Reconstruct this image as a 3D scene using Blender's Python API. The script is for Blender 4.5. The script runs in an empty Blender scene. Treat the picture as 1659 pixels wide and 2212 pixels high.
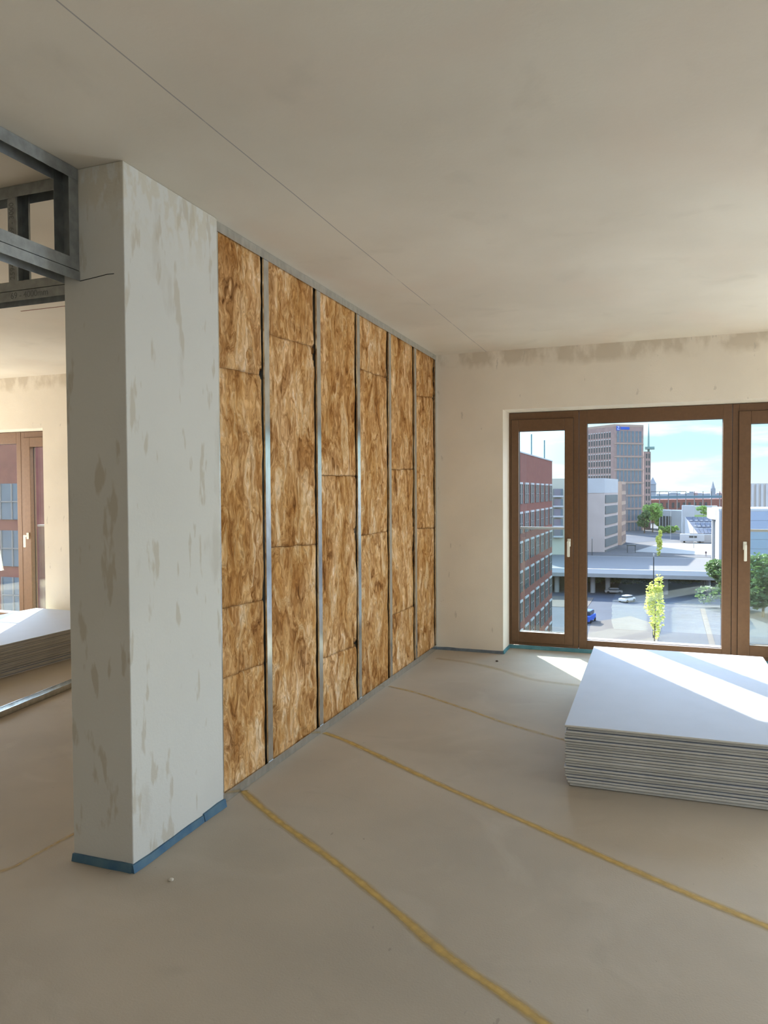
import bpy, bmesh, math, random
from mathutils import Vector, Matrix, noise
R = random.Random(7)
sc = bpy.context.scene
col = sc.collection

# ---------------------------------------------------------------- camera
CAM = Vector((1.8857, 0.0, 1.4461))
CR = Vector((0.93812956, 0.34623893, -0.00561572))
CU = Vector((-0.00403254, 0.0271392, 0.99962353))
CF = Vector((-0.34626098, 0.93775374, -0.02685631))
FPX = 1592.55
cd = bpy.data.cameras.new('camera'); cam = bpy.data.objects.new('camera', cd); col.objects.link(cam)
cam.matrix_world = Matrix(((CR.x, CU.x, -CF.x, CAM.x), (CR.y, CU.y, -CF.y, CAM.y), (CR.z, CU.z, -CF.z, CAM.z), (0, 0, 0, 1)))
cd.sensor_fit = 'HORIZONTAL'; cd.sensor_width = 36; cd.lens = FPX/1659*36
cd.clip_start = 0.05; cd.clip_end = 6000
sc.camera = cam
def at(x, y, d):            # a point of the town at depth d in front of the photographer's window
    return CAM + (CF + CR*((x-829.5)/FPX) - CU*((y-1106)/FPX))*d

# ---------------------------------------------------------------- exposure, sky, sun, fill lamps
sc.view_settings.view_transform = 'Standard'; sc.view_settings.look = 'None'
sc.view_settings.exposure = 0.82; sc.view_settings.gamma = 1.0
try: sc.view_settings.use_curve_mapping = False
except Exception: pass
SUN_DIR = Vector((0.60, -1.0, -1.166*0.522)).normalized()      # direction the light travels
w = bpy.data.worlds.new('sky'); sc.world = w; w.use_nodes = True
nt = w.node_tree; nt.nodes.clear()
def N(t, k, **kw):
    n = t.nodes.new(k)
    for a, b in kw.items(): setattr(n, a, b)
    return n
def ramp(t, stops, interp='LINEAR'):
    n = N(t, 'ShaderNodeValToRGB'); cr = n.color_ramp; cr.interpolation = interp
    while len(cr.elements) < len(stops): cr.elements.new(0.5)
    for e, (p, c) in zip(cr.elements, stops):
        e.position = p; e.color = (c[0], c[1], c[2], 1) if len(c) == 3 else c
    return n
g = N(nt, 'ShaderNodeTexCoord'); sx = N(nt, 'ShaderNodeSeparateXYZ'); nt.links.new(g.outputs['Generated'], sx.inputs[0])
rp = ramp(nt, [(0.0, (.30, .32, .34)), (0.497, (.42, .46, .50)), (0.502, (.50, .61, .625)), (0.53, (.37, .575, .62)), (0.55, (.42, .61, .68)), (0.60, (1.75, 2.2, 2.85)), (0.80, (1.6, 2.15, 3.0)), (1.0, (.4, .7, 1.3))])
mz = N(nt, 'ShaderNodeMath', operation='MULTIPLY_ADD'); mz.inputs[1].default_value = .5; mz.inputs[2].default_value = .5
nt.links.new(sx.outputs['Z'], mz.inputs[0]); nt.links.new(mz.outputs[0], rp.inputs[0])
mp = N(nt, 'ShaderNodeMapping'); mp.inputs['Scale'].default_value = (4, 4, 22); nt.links.new(g.outputs['Generated'], mp.inputs[0])
cn = N(nt, 'ShaderNodeTexNoise'); cn.inputs['Scale'].default_value = 1.6; cn.inputs['Detail'].default_value = 8; cn.inputs['Roughness'].default_value = .6
nt.links.new(mp.outputs[0], cn.inputs['Vector'])
cr_ = ramp(nt, [(.50, (0, 0, 0)), (.66, (.75, .75, .75))]); nt.links.new(cn.outputs['Fac'], cr_.inputs[0])
mx = N(nt, 'ShaderNodeMixRGB'); mx.inputs[2].default_value = (.73, .77, .79, 1)
nt.links.new(cr_.outputs[0], mx.inputs[0]); nt.links.new(rp.outputs[0], mx.inputs[1])
# bright haze round the sun
vd = N(nt, 'ShaderNodeVectorMath', operation='DOT_PRODUCT'); vd.inputs[1].default_value = tuple(-SUN_DIR)
nm = N(nt, 'ShaderNodeVectorMath', operation='NORMALIZE'); nt.links.new(g.outputs['Generated'], nm.inputs[0]); nt.links.new(nm.outputs[0], vd.inputs[0])
mr = N(nt, 'ShaderNodeMapRange'); mr.inputs[1].default_value = .82; mr.inputs[2].default_value = 1.0; mr.inputs[3].default_value = 1.0; mr.inputs[4].default_value = 5.0
nt.links.new(vd.outputs['Value'], mr.inputs[0])
bg = N(nt, 'ShaderNodeBackground'); SKY = 1.15
ms = N(nt, 'ShaderNodeMath', operation='MULTIPLY'); ms.inputs[1].default_value = SKY
nt.links.new(mr.outputs[0], ms.inputs[0]); nt.links.new(ms.outputs[0], bg.inputs[1]); nt.links.new(mx.outputs[0], bg.inputs[0])
wo = N(nt, 'ShaderNodeOutputWorld'); nt.links.new(bg.outputs[0], wo.inputs[0])
sl = bpy.data.lights.new('sun', 'SUN'); sl.energy = 15.0; sl.angle = math.radians(.6); sl.color = (1, .93, .80)
so = bpy.data.objects.new('sun', sl); col.objects.link(so); so.rotation_euler = SUN_DIR.to_track_quat('-Z', 'Y').to_euler()
so.location = (-20, 30, 30)
def area(name, loc, direc, sx_, sy_, power, color):
    l = bpy.data.lights.new(name, 'AREA'); l.shape = 'RECTANGLE'; l.size = sx_; l.size_y = sy_; l.energy = power; l.color = color
    o = bpy.data.objects.new(name, l); col.objects.link(o); o.location = loc
    o.rotation_euler = Vector(direc).to_track_quat('-Z', 'Y').to_euler(); return o
# added fill lamps standing in for daylight, set in unseen window openings
area('fill_right', (6.55, 3.5, 1.15), (-1, 0.0, .10), 5.0, 2.0, 12, (.90, .96, 1))
area('fill_corner', (5.1, 6.70, 1.15), (0, -1, .15), 1.8, 2.0, 100, (.76, .90, 1))
area('fill_back', (5.3, -3.15, 1.2), (0, 1, 0), 2.0, 1.9, 14, (.92, .97, 1))
area('fill_left', (-8.1, 4.8, 1.2), (1, -.1, .2), 2.2, 2.0, 115, (1, .95, .86))

# ---------------------------------------------------------------- materials
M = {}
def mat(name, color, rough=.6, metal=0.0, var=0.0, scale=8.0, bump=0.0, bscale=60.0, stretch=(1, 1, 1), color2=None, detail=6, spec=.5):
    m = bpy.data.materials.new(name); m.use_nodes = True; t = m.node_tree; b = t.nodes['Principled BSDF']
    b.inputs['Roughness'].default_value = rough; b.inputs['Metallic'].default_value = metal
    b.inputs['Specular IOR Level'].default_value = spec
    tc = N(t, 'ShaderNodeTexCoord'); mp = N(t, 'ShaderNodeMapping'); mp.inputs['Scale'].default_value = stretch
    t.links.new(tc.outputs['Object'], mp.inputs[0])
    c2 = color2 or tuple(max(0, c*(1-var)) for c in color)
    n = N(t, 'ShaderNodeTexNoise'); n.inputs['Scale'].default_value = scale; n.inputs['Detail'].default_value = detail
    t.links.new(mp.outputs[0], n.inputs['Vector'])
    r = ramp(t, [(.35, color), (.65, c2)]); t.links.new(n.outputs['Fac'], r.inputs[0]); t.links.new(r.outputs[0], b.inputs['Base Color'])
    if bump:
        n2 = N(t, 'ShaderNodeTexNoise'); n2.inputs['Scale'].default_value = bscale; n2.inputs['Detail'].default_value = 4
        t.links.new(mp.outputs[0], n2.inputs['Vector'])
        bp = N(t, 'ShaderNodeBump'); bp.inputs['Strength'].default_value = bump; bp.inputs['Distance'].default_value = .01
        t.links.new(n2.outputs['Fac'], bp.inputs['Height']); t.links.new(bp.outputs[0], b.inputs['Normal'])
    M[name] = m; return m
def base_of(m):
    t = m.node_tree; b = t.nodes['Principled BSDF']; return t, b, b.inputs['Base Color'].links[0].from_socket
def overlay(m, color, mask_fn, amount=1.0):
    """mix a stain colour over the base where the procedural mask says so"""
    t, b, src = base_of(m); mk = mask_fn(t)
    ml = N(t, 'ShaderNodeMath', operation='MULTIPLY'); ml.inputs[1].default_value = amount; t.links.new(mk, ml.inputs[0])
    x = N(t, 'ShaderNodeMixRGB'); x.inputs[2].default_value = (*color, 1)
    t.links.new(ml.outputs[0], x.inputs[0]); t.links.new(src, x.inputs[1]); t.links.new(x.outputs[0], b.inputs['Base Color'])
def nmask(scale, lo, hi, stretch=(1, 1, 1), detail=4, off=(0, 0, 0), dist=0.0):
    def f(t):
        tc = N(t, 'ShaderNodeTexCoord'); mp = N(t, 'ShaderNodeMapping'); mp.inputs['Scale'].default_value = stretch; mp.inputs['Location'].default_value = off
        t.links.new(tc.outputs['Object'], mp.inputs[0])
        n = N(t, 'ShaderNodeTexNoise'); n.inputs['Scale'].default_value = scale; n.inputs['Detail'].default_value = detail; n.inputs['Distortion'].default_value = dist
        t.links.new(mp.outputs[0], n.inputs['Vector'])
        r = N(t, 'ShaderNodeMapRange'); r.inputs[1].default_value = lo; r.inputs[2].default_value = hi; t.links.new(n.outputs['Fac'], r.inputs[0]); return r.outputs[0]
    return f
def axis_mask(axis, c0, c1, nscale=6, namp=.15, stretch=(1, 1, 1)):
    """0 below c0, 1 above c1 along an axis, with a ragged edge"""
    def f(t):
        tc = N(t, 'ShaderNodeTexCoord'); s = N(t, 'ShaderNodeSeparateXYZ'); t.links.new(tc.outputs['Object'], s.inputs[0])
        mp = N(t, 'ShaderNodeMapping'); mp.inputs['Scale'].default_value = stretch; t.links.new(tc.outputs['Object'], mp.inputs[0])
        n = N(t, 'ShaderNodeTexNoise'); n.inputs['Scale'].default_value = nscale; n.inputs['Detail'].default_value = 5; t.links.new(mp.outputs[0], n.inputs['Vector'])
        a = N(t, 'ShaderNodeMath', operation='MULTIPLY_ADD'); a.inputs[1].default_value = namp; t.links.new(n.outputs['Fac'], a.inputs[0]); t.links.new(s.outputs['XYZ'.index(axis)], a.inputs[2])
        r = N(t, 'ShaderNodeMapRange'); r.inputs[1].default_value = c0+namp/2; r.inputs[2].default_value = c1+namp/2; t.links.new(a.outputs[0], r.inputs[0]); return r.outputs[0]
    return f
def mul(f1, f2):
    def f(t):
        a = N(t, 'ShaderNodeMath', operation='MULTIPLY'); t.links.new(f1(t), a.inputs[0]); t.links.new(f2(t), a.inputs[1]); return a.outputs[0]
    return f

mat('plaster', (.82, .745, .63), .9, var=.07, scale=2.2, bump=.10, bscale=90)
overlay(M['plaster'], (.50, .42, .31), mul(axis_mask('Z', 2.53, 2.60, 7, .16), nmask(9, .38, .55, (1, 1, .5))), .55)
overlay(M['plaster'], (.50, .45, .37), nmask(22, .70, .74, (1, 1, .35), 3), .5)
mat('plaster_column', (.61, .605, .565), .88, var=.06, scale=1.6, bump=.12, bscale=80)
overlay(M['plaster_column'], (.47, .43, .35), nmask(17, .60, .66, (1, 1, .30), 3, (3, 1, 2)), .75)
overlay(M['plaster_column'], (.45, .42, .36), nmask(5, .62, .70, (1, 1, .4), 5, (9, 4, 0)), .45)
overlay(M['plaster_column'], (.52, .46, .34), mul(axis_mask('Z', 2.40, 2.60, 9, .25), nmask(24, .45, .55, (1, 1, .5))), .5)
mat('ceiling_plaster', (.72, .665, .57), .92, spec=.12, color2=(.63, .575, .485), scale=.9, bump=.05, bscale=50)
overlay(M['ceiling_plaster'], (.68, .56, .46), nmask(1.3, .50, .72, (1, .6, 1), 6, (5, 2, 0), 1.0), .35)
overlay(M['ceiling_plaster'], (.46, .42, .35), nmask(2.6, .60, .80, (1, 1, 1), 6, (1, 7, 0), .5), .35)
# drawn line across the ceiling
def line_mask(t):
    tc = N(t, 'ShaderNodeTexCoord'); s = N(t, 'ShaderNodeSeparateXYZ'); t.links.new(tc.outputs['Object'], s.inputs[0])
    n = N(t, 'ShaderNodeTexNoise'); n.inputs['Scale'].default_value = 1.5; t.links.new(tc.outputs['Object'], n.inputs['Vector'])
    a = N(t, 'ShaderNodeMath', operation='MULTIPLY_ADD'); a.inputs[1].default_value = .012; t.links.new(n.outputs['Fac'], a.inputs[0]); t.links.new(s.outputs[0], a.inputs[2])
    d = N(t, 'ShaderNodeMath', operation='SUBTRACT'); t.links.new(a.outputs[0], d.inputs[0]); d.inputs[1].default_value = .472
    e = N(t, 'ShaderNodeMath', operation='ABSOLUTE'); t.links.new(d.outputs[0], e.inputs[0])
    r = N(t, 'ShaderNodeMapRange'); r.inputs[1].default_value = .0035; r.inputs[2].default_value = .0012; t.links.new(e.outputs[0], r.inputs[0])
    n2 = nmask(5, .30, .42)(t); m2 = N(t, 'ShaderNodeMath', operation='MULTIPLY'); t.links.new(r.outputs[0], m2.inputs[0]); t.links.new(n2, m2.inputs[1]); return m2.outputs[0]
overlay(M['ceiling_plaster'], (.26, .25, .26), line_mask, .75)
mat('screed', (.47, .41, .33), .82, spec=.12, color2=(.40, .352, .288), scale=1.1, bump=.08, bscale=140, detail=8)
overlay(M['screed'], (.56, .51, .43), nmask(1.7, .55, .8, (1, 1, 1), 7, (2, 5, 0), 1.2), .4)
overlay(M['screed'], (.30, .27, .22), nmask(2.1, .62, .80, (1, 1.6, 1), 8, (8, 1, 0), 1.0), .35)
overlay(M['screed'], (.25, .22, .18), nmask(34, .74, .78, (1, .4, 1), 2), .5)
mat('galvanised', (.72, .74, .73), .19, .9, var=.22, scale=30, bump=.03, bscale=30, stretch=(1, 1, .4))
mat('galvanised_dull', (.36, .38, .38), .48, .75, var=.25, scale=25)
mat('bronze', (.165, .088, .044), .42, .25, var=.12, scale=40, bump=.03, bscale=200)
mat('gasket', (.012, .012, .015), .6)
mat('handle_white', (.74, .74, .66), .35)
mat('board_face', (.42, .465, .555), .75, var=.035, scale=5, bump=.03, bscale=80)
mat('board_edge', (.58, .565, .52), .9, color2=(.50, .485, .44), scale=3, bump=.08, bscale=70)
mat('blue_strip', (.03, .10, .19), .6, color2=(.07, .15, .21), scale=12)
mat('teal_strip', (.06, .20, .25), .6, color2=(.10, .27, .32), scale=12)
mat('grey_strip', (.16, .20, .24), .7, var=.3, scale=20)
mat('back_board', (.30, .22, .14), .95, var=.3, scale=4)
mat('print_grey', (.16, .17, .17), .7)
mat('debris', (.60, .55, .46), .9, var=.2, scale=30)
# mineral wool: folded fibrous swirls
def wool():
    m = bpy.data.materials.new('mineral_wool'); m.use_nodes = True; t = m.node_tree; b = t.nodes['Principled BSDF']; b.inputs['Roughness'].default_value = 1; b.inputs['Specular IOR Level'].default_value = .15
    tc = N(t, 'ShaderNodeTexCoord'); oi = N(t, 'ShaderNodeObjectInfo')
    off = N(t, 'ShaderNodeVectorMath', operation='MULTIPLY_ADD'); off.inputs[1].default_value = (1, 1, 1)
    sc3 = N(t, 'ShaderNodeVectorMath', operation='SCALE'); sc3.inputs[3].default_value = 37.0
    cmb = N(t, 'ShaderNodeCombineXYZ')
    for i in range(3): t.links.new(oi.outputs['Random'], cmb.inputs[i])
    t.links.new(cmb.outputs[0], sc3.inputs[0]); t.links.new(tc.outputs['Object'], off.inputs[0]); t.links.new(sc3.outputs[0], off.inputs[2])
    mp = N(t, 'ShaderNodeMapping'); mp.inputs['Scale'].default_value = (1, 1, .46); t.links.new(off.outputs[0], mp.inputs[0])
    def nz(scale, det, dist, vec=None):
        n = N(t, 'ShaderNodeTexNoise'); n.inputs['Scale'].default_value = scale; n.inputs['Detail'].default_value = det; n.inputs['Distortion'].default_value = dist; n.inputs['Roughness'].default_value = .62
        t.links.new((vec or mp.outputs[0]), n.inputs['Vector']); return n
    warp = nz(4.5, 3, 0)
    wv = N(t, 'ShaderNodeVectorMath', operation='MULTIPLY_ADD'); wv.inputs[1].default_value = (.45, .45, .45); t.links.new(warp.outputs['Color'], wv.inputs[0]); t.links.new(mp.outputs[0], wv.inputs[2])
    n1 = nz(7.5, 8, 1.1, wv.outputs[0]); n2 = nz(24, 7, 1.2, wv.outputs[0]); n3 = nz(3.2, 5, 0.8)
    r1 = ramp(t, [(.30, (.17, .070, .018)), (.42, (.47, .235, .085)), (.53, (.70, .42, .19)), (.68, (.86, .65, .43))]); t.links.new(n1.outputs['Fac'], r1.inputs[0])
    r2 = ramp(t, [(.34, (.50, .42, .33)), (.50, (.90, .88, .84)), (.68, (1.2, 1.24, 1.28))]); t.links.new(n2.outputs['Fac'], r2.inputs[0])
    x = N(t, 'ShaderNodeMixRGB', blend_type='MULTIPLY'); x.inputs[0].default_value = .8; t.links.new(r1.outputs[0], x.inputs[1]); t.links.new(r2.outputs[0], x.inputs[2])
    r3 = ramp(t, [(.40, (.84, .75, .58)), (.52, (1.0, 1.0, .98)), (.66, (1.18, 1.28, 1.5))]); t.links.new(n3.outputs['Fac'], r3.inputs[0])
    y = N(t, 'ShaderNodeMixRGB', blend_type='MULTIPLY'); y.inputs[0].default_value = 1; t.links.new(x.outputs[0], y.inputs[1]); t.links.new(r3.outputs[0], y.inputs[2])
    t.links.new(y.outputs[0], b.inputs['Base Color'])
    ad = N(t, 'ShaderNodeMath', operation='MULTIPLY_ADD'); ad.inputs[1].default_value = .5; t.links.new(n2.outputs['Fac'], ad.inputs[0]); t.links.new(n1.outputs['Fac'], ad.inputs[2])
    bp = N(t, 'ShaderNodeBump'); bp.inputs['Strength'].default_value = .75; bp.inputs['Distance'].default_value = .025; t.links.new(ad.outputs[0], bp.inputs['Height']); t.links.new(bp.outputs[0], b.inputs['Normal'])
    M['wool'] = m
wool()
def glass(name, tint, refl):
    m = bpy.data.materials.new(name); m.use_nodes = True; t = m.node_tree; t.nodes.clear()
    lw = N(t, 'ShaderNodeLayerWeight'); lw.inputs[0].default_value = .5
    p = N(t, 'ShaderNodeMath', operation='POWER'); p.inputs[1].default_value = 5; t.links.new(lw.outputs['Facing'], p.inputs[0])
    a = N(t, 'ShaderNodeMath', operation='MULTIPLY_ADD'); a.inputs[1].default_value = 1-refl; a.inputs[2].default_value = refl; t.links.new(p.outputs[0], a.inputs[0])
    tr = N(t, 'ShaderNodeBsdfTransparent'); tr.inputs[0].default_value = (*tint, 1); gl = N(t, 'ShaderNodeBsdfGlossy'); gl.inputs['Roughness'].default_value = 0.0; gl.inputs[0].default_value = (.92, 1, .95, 1)
    x = N(t, 'ShaderNodeMixShader'); o = N(t, 'ShaderNodeOutputMaterial'); t.links.new(a.outputs[0], x.inputs[0]); t.links.new(tr.outputs[0], x.inputs[1]); t.links.new(gl.outputs[0], x.inputs[2]); t.links.new(x.outputs[0], o.inputs[0])
    M[name] = m
glass('glass', (.965, .985, .985), .06); glass('rail_glass', (.90, .97, .95), .05)
def yellow(name, amount):
    m = bpy.data.materials.new(name); m.use_nodes = True; t = m.node_tree; b = t.nodes['Principled BSDF']; b.inputs['Roughness'].default_value = .85
    b.inputs['Base Color'].default_value = (.56, .37, .10, 1)
    uv = N(t, 'ShaderNodeUVMap'); s = N(t, 'ShaderNodeSeparateXYZ'); t.links.new(uv.outputs[0], s.inputs[0])
    pp = N(t, 'ShaderNodeMath', operation='PINGPONG'); pp.inputs[1].default_value = .5; t.links.new(s.outputs[0], pp.inputs[0])
    r = N(t, 'ShaderNodeMapRange'); r.inputs[1].default_value = .0; r.inputs[2].default_value = .42; t.links.new(pp.outputs[0], r.inputs[0])
    tc = N(t, 'ShaderNodeTexCoord'); n = N(t, 'ShaderNodeTexNoise'); n.inputs['Scale'].default_value = 26; n.inputs['Detail'].default_value = 5; t.links.new(tc.outputs['Object'], n.inputs['Vector'])
    r2 = N(t, 'ShaderNodeMapRange'); r2.inputs[1].default_value = .30; r2.inputs[2].default_value = .70; r2.inputs[3].default_value = .68; r2.inputs[4].default_value = 1; t.links.new(n.outputs['Fac'], r2.inputs[0])
    a = N(t, 'ShaderNodeMath', operation='MULTIPLY'); t.links.new(r.outputs[0], a.inputs[0]); t.links.new(r2.outputs[0], a.inputs[1])
    c = N(t, 'ShaderNodeMath', operation='MULTIPLY'); c.inputs[1].default_value = amount; t.links.new(a.outputs[0], c.inputs[0]); t.links.new(c.outputs[0], b.inputs['Alpha'])
    M[name] = m
yellow('yellow_mark', .95); yellow('yellow_mark_worn', .55); yellow('yellow_mark_faint', .32)
# town (all colours darkened to offset the strong sun and exposure)
def tmat(name, color, *a, **k):
    if 'color2' in k: k['color2'] = tuple(c*.60 for c in k['color2'])
    k.setdefault('spec', .04)
    return mat(name, tuple(c*.60 for c in color), *a, **k)
tmat('brick_red', (.32, .125, .10), .9, color2=(.26, .10, .085), scale=1.5, detail=8)
tmat('brick_brown', (.42, .29, .26), .9, var=.2, scale=.5)
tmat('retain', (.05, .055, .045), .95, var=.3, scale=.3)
tmat('lintel', (.62, .60, .58), .8)
tmat('win_dark', (.06, .07, .08), .2, spec=.5, var=.3, scale=1)
tmat('win_blue', (.14, .20, .26), .12, spec=.8, var=.3, scale=.4)
tmat('win_mull', (.30, .28, .27), .6)
tmat('pale_stone', (.55, .46, .43), .9, var=.08, scale=.3)
tmat('white_stone', (.52, .52, .54), .85, var=.06, scale=.3)
tmat('tan_stone', (.48, .35, .28), .9, var=.1, scale=.2)
tmat('cream', (.56, .55, .46), .9, var=.06, scale=.3)
tmat('stripe_grey', (.17, .19, .20), .5, var=.2, scale=.8)
tmat('asphalt', (.075, .088, .12), .9, var=.15, scale=.12, detail=8)
tmat('paving', (.30, .27, .255), .9, var=.12, scale=.2, detail=8)
tmat('concrete', (.36, .355, .35), .85, var=.1, scale=.3)
tmat('street_upper', (.14, .14, .155), .9, var=.25, scale=.06, detail=8)
tmat('court', (.14, .125, .12), .9, var=.15, scale=.2)
tmat('deck_grey', (.20, .198, .21), .9, var=.08, scale=.1)
tmat('blue_panel', (.40, .47, .60), .5, var=.05, scale=.2)
tmat('corrugated', (.58, .53, .50), .6, var=.06, scale=.4)
tmat('solar', (.10, .12, .18), .7, spec=.1)
tmat('green_roof', (.22, .30, .08), .95, var=.3, scale=.6)
tmat('city_far', (.36, .38, .42), .95, var=.15, scale=.01)
tmat('city_red', (.42, .30, .29), .95, var=.15, scale=.01)
tmat('copper', (.25, .42, .40), .6)
tmat('dark_pole', (.05, .06, .07), .5, .3)
tmat('light_pole', (.45, .47, .48), .5, .3)
tmat('bark', (.12, .085, .06), .95)
tmat('white_paint', (.62, .63, .66), .35)
tmat('tyre', (.02, .02, .022), .8)
tmat('sign_blue', (.05, .13, .55), .5); tmat('sign_white', (.85, .87, .9), .5)
tmat('sill_metal', (.40, .40, .41), .5)
tmat('steel_blue', (.13, .22, .27), .5)
tmat('cloth_dark', (.10, .06, .09), .9); tmat('skin_tone', (.45, .28, .2), .7)
def leaf(name, c1, c2):
    m = bpy.data.materials.new(name); m.use_nodes = True; t = m.node_tree; b = t.nodes['Principled BSDF']; b.inputs['Roughness'].default_value = .7
    gm = N(t, 'ShaderNodeNewGeometry'); r = ramp(t, [(0, c1), (1, c2)]); t.links.new(gm.outputs['Random Per Island'], r.inputs[0]); t.links.new(r.outputs[0], b.inputs['Base Color'])
    tl = N(t, 'ShaderNodeBsdfTranslucent'); t.links.new(r.outputs[0], tl.inputs[0]); x = N(t, 'ShaderNodeMixShader'); x.inputs[0].default_value = .4
    o = t.nodes['Material Output']; t.links.new(b.outputs[0], x.inputs[1]); t.links.new(tl.outputs[0], x.inputs[2]); t.links.new(x.outputs[0], o.inputs[0]); M[name] = m
leaf('leaf_mid', (.12, .24, .05), (.30, .44, .10)); leaf('leaf_yellow', (.38, .44, .07), (.66, .66, .16)); leaf('leaf_dark', (.035, .075, .025), (.10, .16, .05))

# ---------------------------------------------------------------- helpers
class MB:
    def __init__(s): s.v = []; s.f = []; s.mi = []; s.uv = None
    def quad(s, pts, mi=0):
        n = len(s.v); s.v += [Vector(p) for p in pts]; s.f.append(tuple(range(n, n+len(pts)))); s.mi.append(mi); return s
    def box(s, x0, x1, y0, y1, z0, z1, mi=0, mtop=None):
        n = len(s.v); s.v += [Vector(p) for p in ((x0, y0, z0), (x1, y0, z0), (x1, y1, z0), (x0, y1, z0), (x0, y0, z1), (x1, y0, z1), (x1, y1, z1), (x0, y1, z1))]
        for f in ((3, 2, 1, 0), (4, 5, 6, 7), (0, 1, 5, 4), (1, 2, 6, 5), (2, 3, 7, 6), (3, 0, 4, 7)): s.f.append(tuple(n+i for i in f)); s.mi.append(mi)
        if mtop is not None: s.mi[-6] = s.mi[-5] = mtop
        return s
    def prism(s, poly, z0, z1, mi=0):       # footprint polygon (ccw) extruded
        n = len(s.v); k = len(poly)
        s.v += [Vector((p[0], p[1], z0)) for p in poly] + [Vector((p[0], p[1], z1)) for p in poly]
        s.f.append(tuple(n+i for i in reversed(range(k)))); s.f.append(tuple(n+k+i for i in range(k))); s.mi += [mi, mi]
        for i in range(k): j = (i+1) % k; s.f.append((n+i, n+j, n+k+j, n+k+i)); s.mi.append(mi)
        return s
    def ring(s, x0, x1, z0, z1, a0, a1, c0, c1, y0, y1):     # outer rect x0..x1,z0..z1, hole a0..a1,c0..c1
        s.box(x0, a0, y0, y1, z0, z1); s.box(a1, x1, y0, y1, z0, z1); s.box(a0, a1, y0, y1, z0, c0); s.box(a0, a1, y0, y1, c1, z1); return s
    def tube(s, pts, r, seg=8, r1=None):
        pts = [Vector(p) for p in pts]; n0 = len(s.v)
        for i, p in enumerate(pts):
            d = (pts[min(i+1, len(pts)-1)]-pts[max(i-1, 0)]).normalized(); q = d.to_track_quat('Z', 'Y'); rr = r if r1 is None else r+(r1-r)*i/(len(pts)-1)
            for k in range(seg): a = 2*math.pi*k/seg; s.v.append(p+q @ Vector((math.cos(a)*rr, math.sin(a)*rr, 0)))
        for i in range(len(pts)-1):
            for k in range(seg): a = n0+i*seg+k; b = n0+i*seg+(k+1) % seg; s.f.append((a, b, b+seg, a+seg)); s.mi.append(0)
        s.f.append(tuple(n0+k for k in reversed(range(seg)))); s.f.append(tuple(n0+(len(pts)-1)*seg+k for k in range(seg))); s.mi += [0, 0]; return s
    def build(s, name, mats, parent=None, origin=None, bevel=0, smooth=False):
        if not isinstance(mats, (list, tuple)): mats = [mats]
        if parent is not None: o0 = parent_world(parent)
        elif origin is not None: o0 = Vector(origin)
        else: o0 = Vector((0, 0, 0))
        me = bpy.data.meshes.new(name); me.from_pydata([v-o0 for v in s.v], [], s.f)
        for m in mats: me.materials.append(M[m] if isinstance(m, str) else m)
        for p, i in zip(me.polygons, s.mi): p.material_index = i; p.use_smooth = smooth
        me.update(); o = bpy.data.objects.new(name, me); col.objects.link(o)
        if parent is not None: o.parent = parent
        else: o.location = o0
        if bevel: b = o.modifiers.new('bevel', 'BEVEL'); b.width = bevel; b.segments = 2; b.limit_method = 'ANGLE'
        return o
def parent_world(p):
    v = Vector((0, 0, 0))
    while p: v += p.location; p = p.parent
    return v
def tag(o, label=None, cat=None, group=None, kind=None):
    if label: o['label'] = label
    if cat: o['category'] = cat
    if group: o['group'] = group
    if kind: o['kind'] = kind
    return o
def empty(name, loc, label=None, cat=None, group=None, kind=None, rz=0):
    o = bpy.data.objects.new(name, None); o.empty_display_size = .1; col.objects.link(o); o.location = loc; o.rotation_euler.z = rz
    return tag(o, label, cat, group, kind)
def struct(o, label=None, cat=None): return tag(o, label, cat, None, 'structure')
def dup(o, parent=None, loc=None):
    c = o.copy(); col.objects.link(c); c.parent = parent
    if loc is not None: c.location = loc
    for ch in list(o.children): dup(ch, c)
    return c

H = 2.687; WY = 6.49; LWY = 6.03
# ================================================================ room shell
struct(MB().box(-8.3, 6.8, -3.4, 6.95, -.25, 0).build('floor', 'screed'), 'bare grey beige screed floor with yellow marking lines', 'floor')
struct(MB().box(-8.3, 6.8, -3.4, 6.95, H, H+.25).build('ceiling', 'ceiling_plaster'), 'smooth blotchy plastered ceiling with one thin drawn line', 'ceiling')
OT = 2.168
b = MB()       # window wall of the main room: opening X .613..3.11 and the next window X 4.2..6.0
b.box(-.04, .613, WY, 6.95, 0, H); b.box(.613, 3.11, WY, 6.95, OT, H); b.box(3.11, 4.2, WY, 6.95, 0, H); b.box(4.2, 6.0, WY, 6.95, OT, H); b.box(6.0, 6.8, WY, 6.95, 0, H)
b.box(-.12, -.04, WY, 6.95, 0, H)
struct(b.build('wall_back', 'plaster'), 'pale plastered wall around the brown window and doors', 'wall')
b = MB(); b.box(-8.3, -6.95, LWY, 6.5, 0, H); b.box(-6.95, -4.15, LWY, 6.5, 2.14, H); b.box(-4.15, -.108, LWY, 6.48, 0, H)
struct(b.build('wall_left_room', 'plaster'), 'sunny plastered wall of the left room beside its balcony door', 'wall')
b = MB(); b.box(6.6, 6.8, -3.4, 1.0, 0, H); b.box(6.6, 6.8, 1.0, 6.0, 2.17, H); b.box(6.6, 6.8, 6.0, WY, 0, H); b.box(6.6, 6.8, 1.0, 6.0, 0, .08)
struct(b.build('wall_right', 'plaster'), 'plastered right-hand wall with wide window opening', 'wall')
b = MB(); b.box(-8.3, -.5, -3.4, -3.2, 0, H); b.box(-.5, 4.3, -3.4, -3.2, 0, H); b.box(4.3, 6.3, -3.4, -3.2, 2.2, H); b.box(6.3, 6.6, -3.4, -3.2, 0, H); b.box(4.3, 6.3, -3.4, -3.2, 0, .2)
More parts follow.
